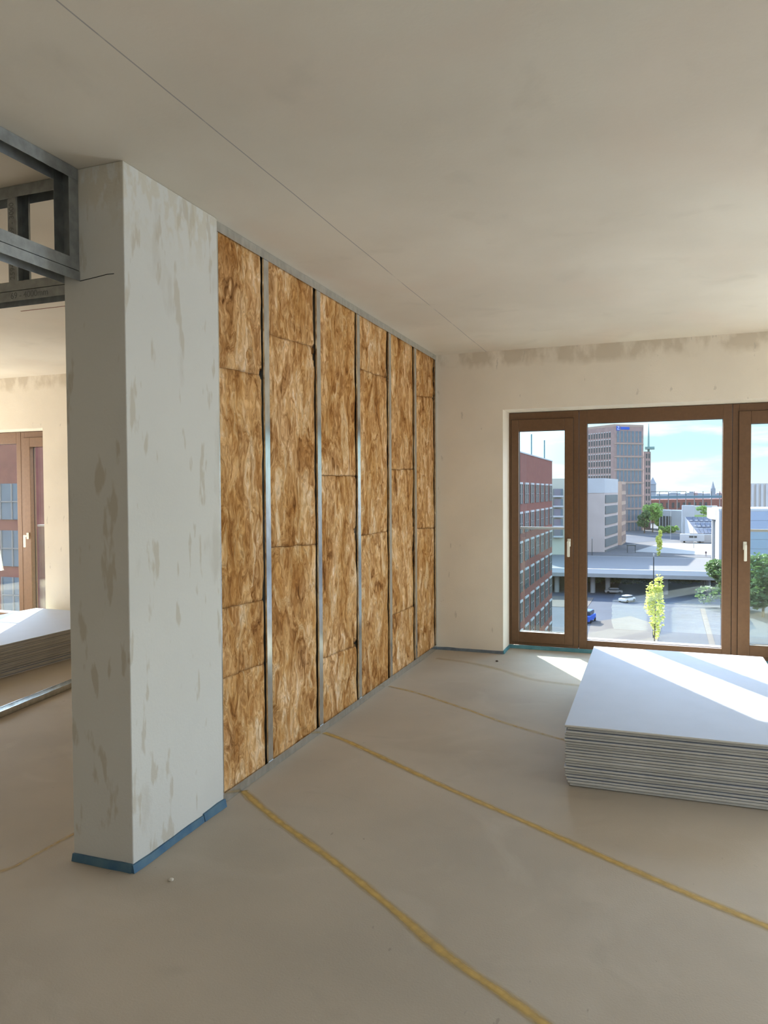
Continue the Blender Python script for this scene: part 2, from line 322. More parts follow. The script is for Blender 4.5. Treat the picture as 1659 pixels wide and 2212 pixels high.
struct(b.build('wall_front', 'plaster'), 'plastered wall behind the viewer', 'wall')
b = MB(); b.box(-8.3, -8.15, -3.2, 3.7, 0, H); b.box(-8.3, -8.15, 3.7, 5.9, 2.2, H); b.box(-8.3, -8.15, 5.9, LWY, 0, H); b.box(-8.3, -8.15, 3.7, 5.9, 0, .2)
struct(b.build('wall_left', 'plaster'), 'plastered far left wall', 'wall')
# the boarded rear side of the stud wall
struct(MB().box(-.105, -.085, 2.905, 6.489, 0, H).build('wall_partition', 'back_board'), 'board closing the rear of the insulated stud wall', 'wall')

# ================================================================ pillar
PX0, PX1, PY0, PY1 = -.268, .018, 2.272, 2.90
b = MB().box(PX0, PX1, PY0, PY1, 0, H)
pillar = tag(b.build('pillar', 'plaster_column', origin=((PX0+PX1)/2, (PY0+PY1)/2, 0), bevel=.004), 'scuffed pale plastered pillar at the end of the insulated wall', 'pillar')
# hairline crack under the header
b = MB(); pts = [(-.19, 2.262), (-.12, 2.268), (-.06, 2.274), (-.03, 2.273)]
b.tube([(a, PY0-.0002, z) for a, z in pts], .0016, 6)
b.build('crack', 'gasket', parent=pillar)
# blue perimeter foam strips round the pillar foot
def strip(name, pts, hgt, thk, material, label, wob=.004, z0=0.001):
    """foam strip standing on the floor along a polyline in the plan, thk to its right"""
    b = MB(); P = []
    for (a, c) in zip(pts, pts[1:]):
        a = Vector((*a, 0)); c = Vector((*c, 0)); n = max(2, int((c-a).length/.05))
        for i in range(n+(1 if c[:2] == Vector((*pts[-1], 0))[:2] else 0)): P.append((a.lerp(c, i/n), (c-a).normalized()))
    n0 = 0
    for i, (p, d) in enumerate(P):
        nrm = Vector((d.y, -d.x, 0)); h = hgt+noise.noise(Vector((p.x*9, p.y*9, 3)))*wob; k = thk*(1+.5*noise.noise(Vector((p.x*7, p.y*7, 9))))
        b.v += [p+Vector((0, 0, z0)), p+nrm*k*1.25+Vector((0, 0, z0)), p+nrm*k*.7+Vector((0, 0, h)), p+Vector((0, 0, h))]
    for i in range(len(P)-1):
        for k in range(4): a = 4*i+k; c = 4*i+(k+1) % 4; b.f.append((a, c, c+4, a+4)); b.mi.append(0)
    b.f.append((3, 2, 1, 0)); m = 4*(len(P)-1); b.f.append((m, m+1, m+2, m+3)); b.mi += [0, 0]
    c0 = Vector((*pts[0], 0)); return tag(b.build(name, material, origin=c0), label, 'edge strip')
strip('foam_edge_strip', [(PX0, PY0), (PX1, PY0)], .030, .011, 'blue_strip', 'blue foam edge strip along the narrow shaded face of the pillar foot')
strip('foam_edge_strip', [(PX1, PY0-.010), (PX1, PY1-.17)], .030, .011, 'blue_strip', 'long blue foam edge strip at the foot of the bright pillar face')
strip('foam_edge_strip', [(PX1, PY1-.168), (PX1, PY1)], .036, .013, 'blue_strip', 'short lighter blue strip end between pillar foot and metal floor track')
strip('foam_edge_strip', [(.0, WY), (.613, WY)], .026, .009, 'grey_strip', 'dark grey edge strip under the plastered wall left of the balcony door')
strip('foam_edge_strip', [(.613, WY-.006), (.613, 6.775)], .030, .009, 'teal_strip', 'blue edge strip at the foot of the door reveal')
strip('foam_edge_strip', [(.613, 6.775), (3.10, 6.775)], .032, .014, 'teal_strip', 'teal edge strip along the floor under the brown window frames')

# ================================================================ stud wall: tracks, studs, wool
def track(name, y0, y1, z0, z1, up, label, x1=.0, x0=-.075):
    b = MB(); t = .0012
    if up: b.box(x0, x1, y0, y1, z0, z0+t); b.box(x1-t, x1, y0, y1, z0+t, z1); b.box(x0, x0+t, y0, y1, z0+t, z1)
    else: b.box(x0, x1, y0, y1, z1-t, z1); b.box(x1-t, x1, y0, y1, z0, z1-t); b.box(x0, x0+t, y0, y1, z0, z1-t)
    return tag(b.build(name, 'galvanised', origin=((x0+x1)/2, (y0+y1)/2, z0)), label, 'metal track')
track('floor_track', 2.903, 6.488, .002, .046, True, 'galvanised floor track along the foot of the insulated wall', .004)
track('ceiling_track', 2.903, 6.488, H-.046, H-.002, False, 'galvanised ceiling track along the top of the insulated wall', .004)
def stud(y, wdt, label):
    b = MB(); t = .0012; z0, z1 = .006, H-.006; xf = .0015
    b.box(xf-t, xf, y, y+wdt, z0, z1); b.box(-.074, -.0728, y, y+wdt, z0, z1); b.box(-.0728, xf-t, y+wdt-t, y+wdt, z0, z1)
    b.box(-.0075, xf-t, y, y+t, z0, z1); b.box(-.0728, -.066, y, y+t, z0, z1)
    return tag(b.build('metal_stud', 'galvanised', origin=(-.037, y+wdt/2, z0)), label, 'metal stud', None)
SY = [3.35+.625*i for i in range(5)]
stud(2.903, .028, 'bright galvanised stud fixed against the pillar at the insulated wall')
for y, lab in zip(SY, ['widest-looking galvanised stud, first free-standing one from the pillar', 'galvanised stud between the second and third wool columns from the pillar',
                       'galvanised stud in the middle of the insulated wall, between third and fourth wool columns', 'galvanised stud between the fourth and fifth wool columns from the pillar',
                       'galvanised stud before the last narrow wool column at the corner']):
    stud(y, .050, lab)
stud(6.462, .024, 'galvanised stud fixed in the far corner against the window wall')
BAYS = [(2.932, SY[0]), (SY[0]+.052, SY[1]), (SY[1]+.052, SY[2]), (SY[2]+.052, SY[3]), (SY[3]+.052, SY[4]), (SY[4]+.052, 6.460)]
JO = [[(.577, .565), (.908, .894), (2.032, 2.042)], [(1.159, 1.140), (2.270, 2.310)], [(.437, .405), (1.549, 1.556)], [(1.147, 1.153), (2.285, 2.301)], [(.501, .490), (1.616, 1.638)], [(1.137, 1.122), (2.253, 2.300)]]
ordn = ['first', 'second', 'third', 'fourth', 'fifth', 'last']
def batt(bi, ri, y0, y1, lo, hi, label):
    ny = max(8, int((y1-y0)/.014)); hgt = hi[0]-lo[0]; nz = max(8, int(hgt/.016)); b = MB()
    sd = bi*7.3+ri*3.1
    for j in range(nz+1):
        v = j/nz
        for i in range(ny+1):
            u = i/ny
            zl = lo[0]+(lo[1]-lo[0])*u; zh = hi[0]+(hi[1]-hi[0])*u
            if ri > 0: zl += .006*noise.noise(Vector((u*5, sd, 1)))+.0015
            if hi[0] < 2.6: zh += .006*noise.noise(Vector((u*5, sd+3.1, 1)))-.0015
            z = zl+(zh-zl)*v
            gr = max(0, .0012+.019*noise.noise(Vector((sd, z*1.9, 5)))+.005*noise.noise(Vector((sd, z*14, 2))))
            gl = max(0, .002+.006*noise.noise(Vector((sd+9, z*3, 5))))
            y = y0+gl+(y1-gr-y0-gl)*u
            e = min(u*(y1-y0), (1-u)*(y1-y0)); ez = min(v*hgt, (1-v)*hgt)
            x = -.007-.012*math.exp(-e/.012)-.0035*math.exp(-ez/.0035)
            x += .0055*noise.noise(Vector((y*9, z*5, sd)))+.003*noise.noise(Vector((y*28, z*16, sd)))
            for (hy, hz, ry, rz, dp) in HOLES:
                q = ((y-hy+.012*math.sin((z-hz)*50))/ry)**2+((z-hz)/rz)**2
                if q < 1.6: x -= dp*max(0, 1-q/1.6)**.5
            b.v.append(Vector((min(x, -.0015), y, z)))
    W = ny+1
    for j in range(nz):
        for i in range(ny): a = j*W+i; b.f.append((a, a+1, a+1+W, a+W)); b.mi.append(0)
    # rim going back
    rim = [i for i in range(W)]+[j*W+ny for j in range(1, nz+1)]+[nz*W+i for i in range(ny-1, -1, -1)]+[j*W for j in range(nz-1, 0, -1)]
    n0 = len(b.v)
    for r in rim: p = b.v[r]; b.v.append(Vector((-.070, p.y, p.z)))
    for k in range(len(rim)): k2 = (k+1) % len(rim); b.f.append((rim[k2], rim[k], n0+k, n0+k2)); b.mi.append(0)
    b.f.append(tuple(n0+k for k in range(len(rim)))); b.mi.append(0)
    return tag(b.build('insulation_batt', 'wool', origin=(-.07, (y0+y1)/2, lo[0]), smooth=True), label, 'insulation')
HOLES = [(3.222, 2.10, .018, .070, .035), (3.335, 2.06, .016, .03, .05), (3.22, .945, .012, .03, .02), (3.955, 2.255, .02, .05, .03), (5.832, .95, .014, .12, .05), (5.224, .56, .01, .08, .05),
         (4.56, .44, .03, .03, .05), (4.575, 1.19, .012, .06, .05), (3.43, .26, .05, .05, .03), (3.79, .06, .03, .03, .02), (6.44, 2.4, .016, .28, .05), (5.21, 2.36, .010, .10, .05), (5.835, 1.25, .012, .10, .05)]
for bi, ((y0, y1), js) in enumerate(zip(BAYS, JO)):
    ls = [(.020, .020)]+js+[(H-.018, H-.018)]
    nb = len(ls)-1; rows = {3: ['bottom', 'middle', 'top'], 4: ['bottom', 'short lower', 'tall upper', 'top torn']}[nb]
    for ri in range(nb):
        batt(bi, ri, y0, y1, ls[ri], ls[ri+1], f'{rows[ri]} brown mineral wool batt in the {ordn[bi]} column from the pillar')

# ================================================================ header frame of the planned opening
def channel(b, p0, p1, web, fl, t=.0012):
    """U channel from p0 to p1; web = vector across the web (starting at the p line), fl = flange vector"""
    p0, p1, web, fl = map(Vector, (p0, p1, web, fl)); L = (p1-p0)
    def slab(o, a, c):      # solid slab: o + L, a (width), c (thickness)
        n = len(b.v); b.v += [o, o+a, o+a+c, o+c, o+L, o+L+a, o+L+a+c, o+L+c]
        for f in ((3, 2, 1, 0), (4, 5, 6, 7), (0, 1, 5, 4), (1, 2, 6, 5), (2, 3, 7, 6), (3, 0, 4, 7)): b.f.append(tuple(n+i for i in f)); b.mi.append(0)
    tn = fl.normalized()*t; wn = web.normalized()*t
    slab(p0, web, tn); slab(p0+tn, wn, fl-tn); slab(p0+web-wn+tn, wn, fl-tn)
HX0, HX1 = -.266, -.190
root = empty('door_header_frame', (-.228, 1.4, 2.26), 'metal header frame under the ceiling running from the pillar towards the viewer', 'metal frame')
def part(fn, name, root, m='galvanised_dull'):
    b = MB(); fn(b); return b.build(name, m, parent=root)
part(lambda b: channel(b, (HX0, .6, H-.002), (HX0, 2.269, H-.002), (.076, 0, 0), (0, 0, -.045)), 'top_track', root)
part(lambda b: channel(b, (HX0+.0015, 2.270, 2.303), (HX0+.0015, 2.270, H-.006), (.073, 0, 0), (0, -.048, 0)), 'end_stud', root)
part(lambda b: channel(b, (HX0, .6, 2.300), (HX0, 2.269, 2.300), (.076, 0, 0), (0, 0, .042)), 'upper_rail', root)
part(lambda b: channel(b, (HX0-.0005, .6, 2.297), (HX0-.0005, 2.2715, 2.297), (.077, 0, 0), (0, 0, -.036)), 'lower_rail', root)
part(lambda b: channel(b, (HX0+.001, 1.30, 2.303), (HX0+.001, 1.30, H-.006), (.074, 0, 0), (0, .048, 0)), 'middle_stud', root)
root2 = empty('door_header_frame', (-1.9, 2.335, 2.235), 'metal header frame crossing to the left behind the pillar, with printed studs', 'metal frame')
def T2(x0=-3.6, x1=-.270): pass
FY0, FY1 = 2.298, 2.374
part(lambda b: channel(b, (-3.6, FY0, H-.002), (-.271, FY0, H-.002), (0, .076, 0), (0, 0, -.045)), 'top_track', root2)
part(lambda b: channel(b, (-3.6, FY0, 2.268), (-.271, FY0, 2.268), (0, .076, 0), (0, 0, .036)), 'upper_rail', root2)
lr = part(lambda b: channel(b, (-3.6, FY0-.0005, 2.265), (-.271, FY0-.0005, 2.265), (0, .077, 0), (0, 0, -.038)), 'lower_rail', root2)
studs = []
for sx_ in (-.577, -1.20, -1.83, -2.45):
    def f(b, X=sx_): channel(b, (X, FY0+.001, 2.272), (X, FY0+.001, H-.006), (0, .074, 0), (.042, 0, 0)); b.box(X+.041, X+.042, FY0+.002, FY0+.010, 2.272, H-.006); b.box(X+.041, X+.042, FY0+.066, FY0+.0745, 2.272, H-.006)
    studs.append(part(f, 'stud', root2))
def text(s, size, parent, matrix, name='printed_text', m='print_grey', depth=.0002):
    cu = bpy.data.curves.new('t', 'FONT'); cu.body = s; cu.size = size; cu.extrude = depth; cu.align_x = 'CENTER'; cu.align_y = 'CENTER'
    o = bpy.data.objects.new('t', cu); col.objects.link(o); dg = bpy.context.evaluated_depsgraph_get(); dg.update()
    me = bpy.data.meshes.new_from_object(o.evaluated_get(dg)); bpy.data.objects.remove(o)
    me.transform(matrix); me.materials.clear(); me.materials.append(M[m]); pw = parent_world(parent); me.transform(Matrix.Translation(-pw))
    t = bpy.data.objects.new(name, me); col.objects.link(t); t.parent = parent; return t
RX = Matrix.Rotation(math.pi/2, 4, 'X')           # text facing -Y
def face_front(x, y, z, rot=0): return Matrix.Translation((x, y, z)) @ RX @ Matrix.Rotation(rot, 4, 'Z')
text('69 - 4000mm', .036, lr, face_front(-.47, FY0-.0012, 2.246))
text('- 69 - 3000', .034, studs[0], face_front(-.556, FY0+.0004, 2.545, math.pi/2))
text('2594', .034, studs[0], face_front(-.556, FY0+.0004, 2.345, math.pi/2))
# thin dark mark on the left room's ceiling
tag(MB().box(-2.16, -1.60, 3.868, 3.876, H-.002, H).build('ceiling_mark', 'debris', origin=(-1.9, 3.87, H)), 'thin reddish line marked on the ceiling of the left room', 'mark')
bpy.data.objects['ceiling_mark'].data.materials[0] = mat('red_mark', (.28, .14, .11), .9)
# floor track in the left room
tr = empty('floor_track', (-2.2, 4.1, 0), 'loose galvanised floor track lying on the left room floor', 'metal track', rz=math.radians(8.0))
b = MB(); t = .0012; b.box(-2.2-.038, -2.2+.038, 4.1-1.9, 4.1+1.4, .001, .001+t); b.box(-2.2+.038-t, -2.2+.038, 4.1-1.9, 4.1+1.4, .001, .041); b.box(-2.2-.038, -2.2-.038+t, 4.1-1.9, 4.1+1.4, .001, .041)
b.build('channel', 'galvanised', parent=tr)

# ================================================================ windows and doors
def pane(root, a0, a1, c0, c1, y=6.825):
    p = MB().box(a0-.006, a1+.006, y, y+.016, c0-.006, c1+.006).build('glass_pane', 'glass', parent=root)
    g_ = MB().ring(a0-.004, a1+.004, c0-.004, c1+.004, a0+.003, a1-.003, c0+.003, c1-.003, y-.006, y-.001).build('gasket', 'gasket', parent=root); return p
def handle(root, x, z, y, side=0):
    b = MB(); b.box(x-.014, x+.014, y-.012, y, z-.035, z+.035)
    h = b.build('handle', 'handle_white', parent=root, bevel=.004)
    b = MB(); b.tube([(x, y-.010, z), (x, y-.048, z)], .010, 12)
    b.build('neck', 'handle_white', parent=h, smooth=False)
    b = MB(); b.box(x-.0115, x+.0115, y-.060, y-.044, z-.125, z+.013); b.build('lever', 'handle_white', parent=h, bevel=.006); return h
def door_unit(name, x0, x1, Y, z0, z1, label, hside):
    root = empty(name, ((x0+x1)/2, Y, 0), label, 'balcony door', None, 'structure')
    fr = .030
    MB().ring(x0, x1, z0, z1, x0+.05, x1-.05, z0+.055, z1-.068, Y, Y+.075).build('frame', 'bronze', parent=root, bevel=.002)
    g0, g1, c0, c1 = x0+.092, x1-.122, .158, z1-.168
    if hside < 0: g0, g1 = x0+.137, x1-.092
    s0, s1 = (x0+.026, x1-.047) if hside > 0 else (x0+.045, x1-.026)
    MB().ring(s0, s1, z0+.028, z1-.064, g0, g1, c0, c1, Y-.014, Y+.070).build('sash', 'bronze', parent=root, bevel=.003)
    MB().ring(s0-.003, s1+.003, z0+.025, z1-.061, s0+.001, s1-.001, z0+.03, z1-.066, Y-.0015, Y+.001).build('seal', 'gasket', parent=root)
    pane(root, g0, g1, c0, c1, Y+.045)
    hx = (g1+s1)/2+.003 if hside > 0 else (g0+s0)/2+.004
    handle(root, hx, .985, Y-.014); return root
FY = 6.780
door_unit('door_1', .611, 1.236, FY, .032, OT-.004, 'narrow brown balcony door left of the big fixed window', 1)
w1 = empty('window_1', (1.86, FY, 0), 'large fixed brown-framed window overlooking the street behind the plasterboard', 'window', None, 'structure')
MB().ring(1.240, 2.478, .032, OT-.004, 1.308, 2.408, .110, 2.046, FY, FY+.075).build('frame', 'bronze', parent=w1, bevel=.002)
pane(w1, 1.308, 2.408, .110, 2.046, FY+.045)
door_unit('door_2', 2.482, 3.106, FY, .032, OT-.004, 'brown balcony door at the right, cut by the picture edge', -1)
# window of the left room
LY = 6.30
w2 = empty('window_2', (-5.8, LY, 0), 'fixed brown-framed window of the left room', 'window', None, 'structure')
MB().ring(-6.93, -4.737, .02, 2.135, -6.86, -4.80, .11, 2.01, LY, LY+.075).build('frame', 'bronze', parent=w2, bevel=.002)
pane(w2, -6.86, -4.80, .11, 2.01, LY+.045)
door_unit('door_3', -4.733, -4.10, LY, .02, 2.135, 'narrow brown balcony door of the left room beside sunny wall', -1)
MB_ = MB().box(-4.152, -4.09, 6.385, 6.50, 0, 2.16)
struct(MB_.build('trim_1', 'plaster'), 'plaster reveal beside the left room door', 'trim')
# other windows letting daylight in (right side of the room)
w3 = empty('window_3', (5.1, FY, 0), 'brown-framed window further right in the window wall', 'window', None, 'structure')
MB().ring(4.2, 6.0, .03, OT-.004, 4.28, 5.92, .11, 2.05, FY, FY+.075).build('frame', 'bronze', parent=w3, bevel=.002)
# external sills and glass balustrades
def sill(x0, x1, y0, y1, z, nm): struct(MB().box(x0, x1, y0, y1, z-.02, z).build(nm, 'sill_metal'), 'light metal outer sill', 'sill')
sill(.613, 3.11, 6.856, 7.06, .085, 'trim_2'); sill(-6.95, -4.10, 6.376, 6.62, .07, 'trim_3')
def balustrade(x0, x1, Y, zr, label):
    r_ = empty('balustrade', ((x0+x1)/2, Y, .1), label, 'balustrade')
    MB().box(x0, x1, Y-.012, Y+.012, zr-.014, zr+.008).build('handrail', 'sill_metal', parent=r_)
    MB().box(x0, x1, Y-.006, Y+.006, .05, zr-.014).build('glass_panel', 'rail_glass', parent=r_)
balustrade(.60, 1.26, 6.98, 1.105, 'glass balustrade with thin rail outside the left balcony door')
balustrade(2.46, 3.12, 6.98, 1.105, 'glass balustrade with thin rail outside the right-edge balcony door')
balustrade(-4.75, -4.10, 6.54, 1.09, 'glass balustrade with thin rail outside the left room balcony door')

# ================================================================ plasterboard stacks
def boards(cx, cy, wx, ly, n, thk, rz, where, grp, seed, cut=None):
    rr = random.Random(seed); z = .002; names = {}
    words = ['top', 'second', 'third', 'fourth', 'fifth', 'sixth', 'seventh', 'eighth', 'ninth', 'tenth', 'eleventh', 'twelfth', 'thirteenth', 'fourteenth', 'fifteenth', 'sixteenth', 'seventeenth', 'eighteenth', 'nineteenth', 'twentieth', 'twenty-first', 'twenty-second', 'twenty-third', 'twenty-fourth']
    sw = [0.0]*n
    for i in range(n):
        dx, dy = rr.uniform(-.007, .007), rr.uniform(-.006, .006)
        if i < 3: dx += .012; dy -= .002
        if i > n-6: dx += .006
        if i == 0: dx += .015
        top = (i == n-1)
        b = MB(); x0, x1, y0, y1 = -wx/2, wx/2, -ly/2, ly/2; bv = .0042
        tk = thk-.0022*rr.uniform(.4, 1.5)
        # long edges are rounded: octagonal cross-section in Y-Z, extruded in X
        prof = [(y0+bv, 0), (y1-bv, 0), (y1, bv), (y1, tk-bv), (y1-bv, tk), (y0+bv, tk), (y0, tk-bv), (y0, bv)]
        for X in (x0, x1): b.v += [Vector((X, p[0], p[1])) for p in prof]
        b.f.append(tuple(reversed(range(8)))[::-1][::-1]); b.mi.append(1); b.f.append(tuple(8+k for k in range(8))); b.mi.append(1)
        for k in range(8): k2 = (k+1) % 8; b.f.append((k2, k, 8+k, 8+k2)); b.mi.append(0 if k in (0, 4) else 1)
        o = b.build('plasterboard_sheet', ['board_face', 'board_edge']); o.location = (cx+dx, cy+dy, z); o.rotation_euler.z = rz+rr.uniform(-.003, .003)
        k = n-1-i; nm = 'top' if k == 0 else ('bottom' if i == 0 else words[k]+'-from-top')
        tag(o, f'{nm} {"white " if top else ""}plasterboard sheet of the stack {where}', 'plasterboard', grp)
        z += thk
    return z
boards(2.02, 4.655, 1.118, 1.955, 22, .01364, math.radians(.45), 'by the big window', 'plasterboard sheets stacked by the big window', 3)
boards(-3.575, 4.93, 1.25, 2.0, 20, .0128, math.radians(-.6), 'in the left room', 'plasterboard sheets stacked in the left room', 5)

# ================================================================ yellow lines on the floor
def ribbon(pts, wd, material, label):
    P = [Vector((p[0], p[1], .0012)) for p in pts]; Q = []
    for i in range(len(P)-1):      # Catmull-Rom
        a, c, d, e = P[max(i-1, 0)], P[i], P[i+1], P[min(i+2, len(P)-1)]
        for k in range(10):
            t = k/10; Q.append(.5*((2*c)+(d-a)*t+(2*a-5*c+4*d-e)*t*t+(3*c-a-3*d+e)*t**3))
    Q.append(P[-1]); b = MB(); us = []
    for i, q in enumerate(Q):
        d = (Q[min(i+1, len(Q)-1)]-Q[max(i-1, 0)]).normalized(); n = Vector((d.y, -d.x, 0)); ww = wd*(1+.25*noise.noise(q*6))
        b.v += [q+n*ww/2, q-n*ww/2]; us.append(i)
    for i in range(len(Q)-1): b.f.append((2*i, 2*i+2, 2*i+3, 2*i+1)); b.mi.append(0)
    o0 = Q[len(Q)//2].copy(); o0.z = 0
    o = b.build('marking_line', material, origin=o0); uv = o.data.uv_layers.new(name='UVMap')
    for l in o.data.loops: uv.data[l.index].uv = (l.vertex_index % 2, (l.vertex_index//2)*.1)
    return tag(o, label, 'floor marking')
ribbon([(.02, 3.075), (.033, 3.065), (.288, 2.876), (.703, 2.607), (1.038, 2.369), (1.269, 2.194), (1.483, 2.067), (1.606, 1.99), (1.9, 1.8)], .058, 'yellow_mark', 'boldest yellow floor line, nearest the viewer, starting beside the pillar')
ribbon([(.016, 4.001), (.246, 3.883), (.888, 3.475), (1.298, 3.234), (1.69, 2.998), (2.019, 2.807), (2.239, 2.69), (2.8, 2.36)], .058, 'yellow_mark', 'yellow floor line ending in front of the plasterboard stack, second from the viewer')
ribbon([(.025, 5.123), (.274, 5.022), (.68, 4.766), (1.035, 4.526), (1.38, 4.347), (1.6, 4.24)], .05, 'yellow_mark_worn', 'worn yellow floor line running into the left side of the plasterboard stack')
ribbon([(.1, 6.13), (.40, 6.06), (.702, 5.9), (.999, 5.673), (1.378, 5.604), (1.6, 5.6)], .085, 'yellow_mark_faint', 'faint yellow floor line near the balcony door')
ribbon([(-.9, 1.80), (-.60, 1.97), (-.46, 2.12), (-.445, 2.25), (-.433, 2.44), (-.40, 2.7)], .03, 'yellow_mark_worn', 'yellow floor line left of the pillar')
for x, y, s, lab in ((.62, 6.18, .012, 'dark crumb on the floor near the plastered corner'), (.19, 2.27, .010, 'white plaster crumb on the floor right of the pillar')):
    b = MB(); n0 = 0; bm = bmesh.new(); bmesh.ops.create_icosphere(bm, subdivisions=2, radius=s)
    for v in bm.verts: v.co *= 1+.4*noise.noise(v.co*90); v.co.z = v.co.z*.5+s*.4
    me = bpy.data.meshes.new('crumb'); bm.to_mesh(me); me.materials.append(M['debris' if 'white' in lab else 'bark']); o = bpy.data.objects.new('plaster_crumb', me); col.objects.link(o); o.location = (x, y, 0); tag(o, lab, 'debris')

# ================================================================ the town outside
ZL, ZU = -24.5, -18.5
struct(MB().box(-140, 200, 16, 237, ZL-1, ZL).build('street_floor_lower', 'asphalt'), 'grey lower street far below', 'ground')
struct(MB().box(-500, 900, 238, 3200, ZU-8, ZU).build('street_floor_upper', 'street_upper'), 'pale upper street and square beyond the bridge', 'ground')
# pale paving fields and kerbs on the lower street
def field(poly, z, m, label, cat='paving', h=.06):
    b = MB(); b.prism(poly, z, z+h); c = poly[0]; return tag(b.build('paved_area', m, origin=(c[0], c[1], z)), label, cat)
field([(-9, 118), (1, 112), (3, 150), (-3, 160), (-10, 150)], ZL, 'court', 'pinkish paved court on the lower street with the white car')
field([(9.2, 60), (10.0, 60), (12.0, 175), (11.0, 175)], ZL, 'court', 'long pale kerb strip on the lower street')
field([(-34, 185), (-12.2, 185), (-12.4, 168), (-30, 168)], ZL, 'court', 'pale pavement corner beside the red brick office')
field([(-5, 255), (4, 300), (30, 300), (24, 245)], ZU, 'concrete', 'sunlit road surface beyond the bridge', h=.03)
field([(-16, 262), (-5, 300), (14, 330), (10, 345), (-14, 345)], ZU, 'asphalt', 'dark road surface between tower and trees', h=.02)

# -- buildings
WCACHE = {}
def win_mesh(w_, h_, m, lint, mull):
    k = (w_, h_, m, lint, mull)
    if k not in WCACHE:
        b = MB(); b.box(-w_/2, w_/2, -.06, .30, 0, h_, 0)
        ms = [m, 'lintel', 'win_mull']
        if lint: b.box(-w_/2, w_/2, -.14, .2, h_, h_+lint, 1)
        if mull:
            for q in range(mull+1): x = -w_/2+w_*q/mull; b.box(x-.05, x+.05, -.12, -.06, 0, h_, 2)
            b.box(-w_/2, w_/2, -.12, -.06, h_*.5-.04, h_*.5+.04, 2)
        me = bpy.data.meshes.new('window')
        me.from_pydata(b.v, [], b.f)
        for q in ms: me.materials.append(M[q])
        for p, i in zip(me.polygons, b.mi): p.material_index = i
        WCACHE[k] = me
    return WCACHE[k]
def wall_windows(root, P, Q, us, zs, w_, h_, m, lint=0, mull=1, count=None, limit=100):
    """windows along the facade P->Q (seen from outside: P left, Q right); us = metres along, zs = sill heights"""
    P = Vector((P[0], P[1], 0)); Q = Vector((Q[0], Q[1], 0)); d = (Q-P).normalized(); ang = math.atan2(d.y, d.x); pw = parent_world(root)
    me = win_mesh(w_, h_, m, lint, mull); count = count if count is not None else [0]; rest = MB()
    for z in zs:
        for u in us:
            p = P+d*u+Vector((0, 0, z))
            if count[0] < limit:
                o = bpy.data.objects.new('window', me); col.objects.link(o); o.parent = root; o.location = p-pw; o.rotation_euler.z = ang; count[0] += 1
            else:
                rot = Matrix.Rotation(ang, 3, 'Z'); n = len(rest.v)
                rest.v += [rot @ v.co + p for v in me.vertices]; rest.f += [tuple(n+i for i in pl.vertices) for pl in me.polygons]; rest.mi += [pl.material_index for pl in me.polygons]
    if rest.v: o = rest.build('window', [m, 'lintel', 'win_mull'], parent=root); o['kind'] = 'stuff'
    return count
def bld(name, poly, z0, z1, m, label, cat='building', parapet=None):
    cx = sum(p[0] for p in poly)/len(poly); cy = sum(p[1] for p in poly)/len(poly)
    root = empty(name, (cx, cy, z0), label, cat); MB().prism(poly, z0, z1).build('walls', m, parent=root)
    if parapet:
        big = [(cx+(p[0]-cx)*1.004, cy+(p[1]-cy)*1.004) for p in poly]; MB().prism(big, z1, z1+parapet[0]).build('roof_edge', parapet[1], parent=root)
    return root
# red brick office
A = bld('brick_office', [(-40, 56), (-12.3, 56), (-12.3, 109), (-40, 109)], ZL, 5.75, 'brick_red', 'red brick office block with rows of tall windows beyond the left balcony door', parapet=(.15, 'lintel'))
cnt = wall_windows(A, (-12.3, 56), (-12.3, 109), [105.6+1.3-4.13*i-56 for i in range(8)], [2.3-2.25-3.3*i for i in range(8)], 2.35, 2.2, 'win_dark', .22, 2)
for (x, yb, yt, dd, lab) in ((1148, 990, 938, 95, 'taller thin roof mast on the red brick office'), (1176, 995, 951, 102, 'shorter thin roof mast on the red brick office')):
    p = at(x, yb, dd); p.z = 5.75; q = at(x, yt, dd); tag(MB().tube([p, (p.x, p.y, q.z)], .09, 6).build('roof_mast', 'steel_blue', origin=p), lab, 'mast')
# brick block seen from the left room
LB = bld('brick_block', [(-75, 36), (-26, 36), (-26, 54), (-75, 54)], ZL, 8.5, 'brick_red', 'close red brick block filling the view of the left room window')
wall_windows(LB, (-75, 36), (-26, 36), [38.3-4.6*i for i in range(5)], [-.17-3.0*i for i in range(6)], 1.9, 2.3, 'win_blue', 0, 2)
# cream house with bay windows
D = bld('cream_house', [(-44, 234.5), (-23.2, 236.5), (-23.2, 250), (-44, 250)], ZU, 5.4, 'cream', 'cream house with stacked bay windows behind the brick office')
for k in range(5):
    for x in (-27.0, -31.5):
        z = 3.0-1.9-3.15*k-1.0
        o = MB().prism([(x-1.5, 235.6), (x-1.0, 234.4), (x+1.0, 234.6), (x+1.5, 235.8)], z, z+2.1).build('bay_window', 'win_blue', parent=D)
        MB().prism([(x-1.7, 235.6), (x-1.2, 234.1), (x+1.2, 234.3), (x+1.7, 235.8)], z-.5, z).build('bay_ledge', 'white_stone', parent=o)
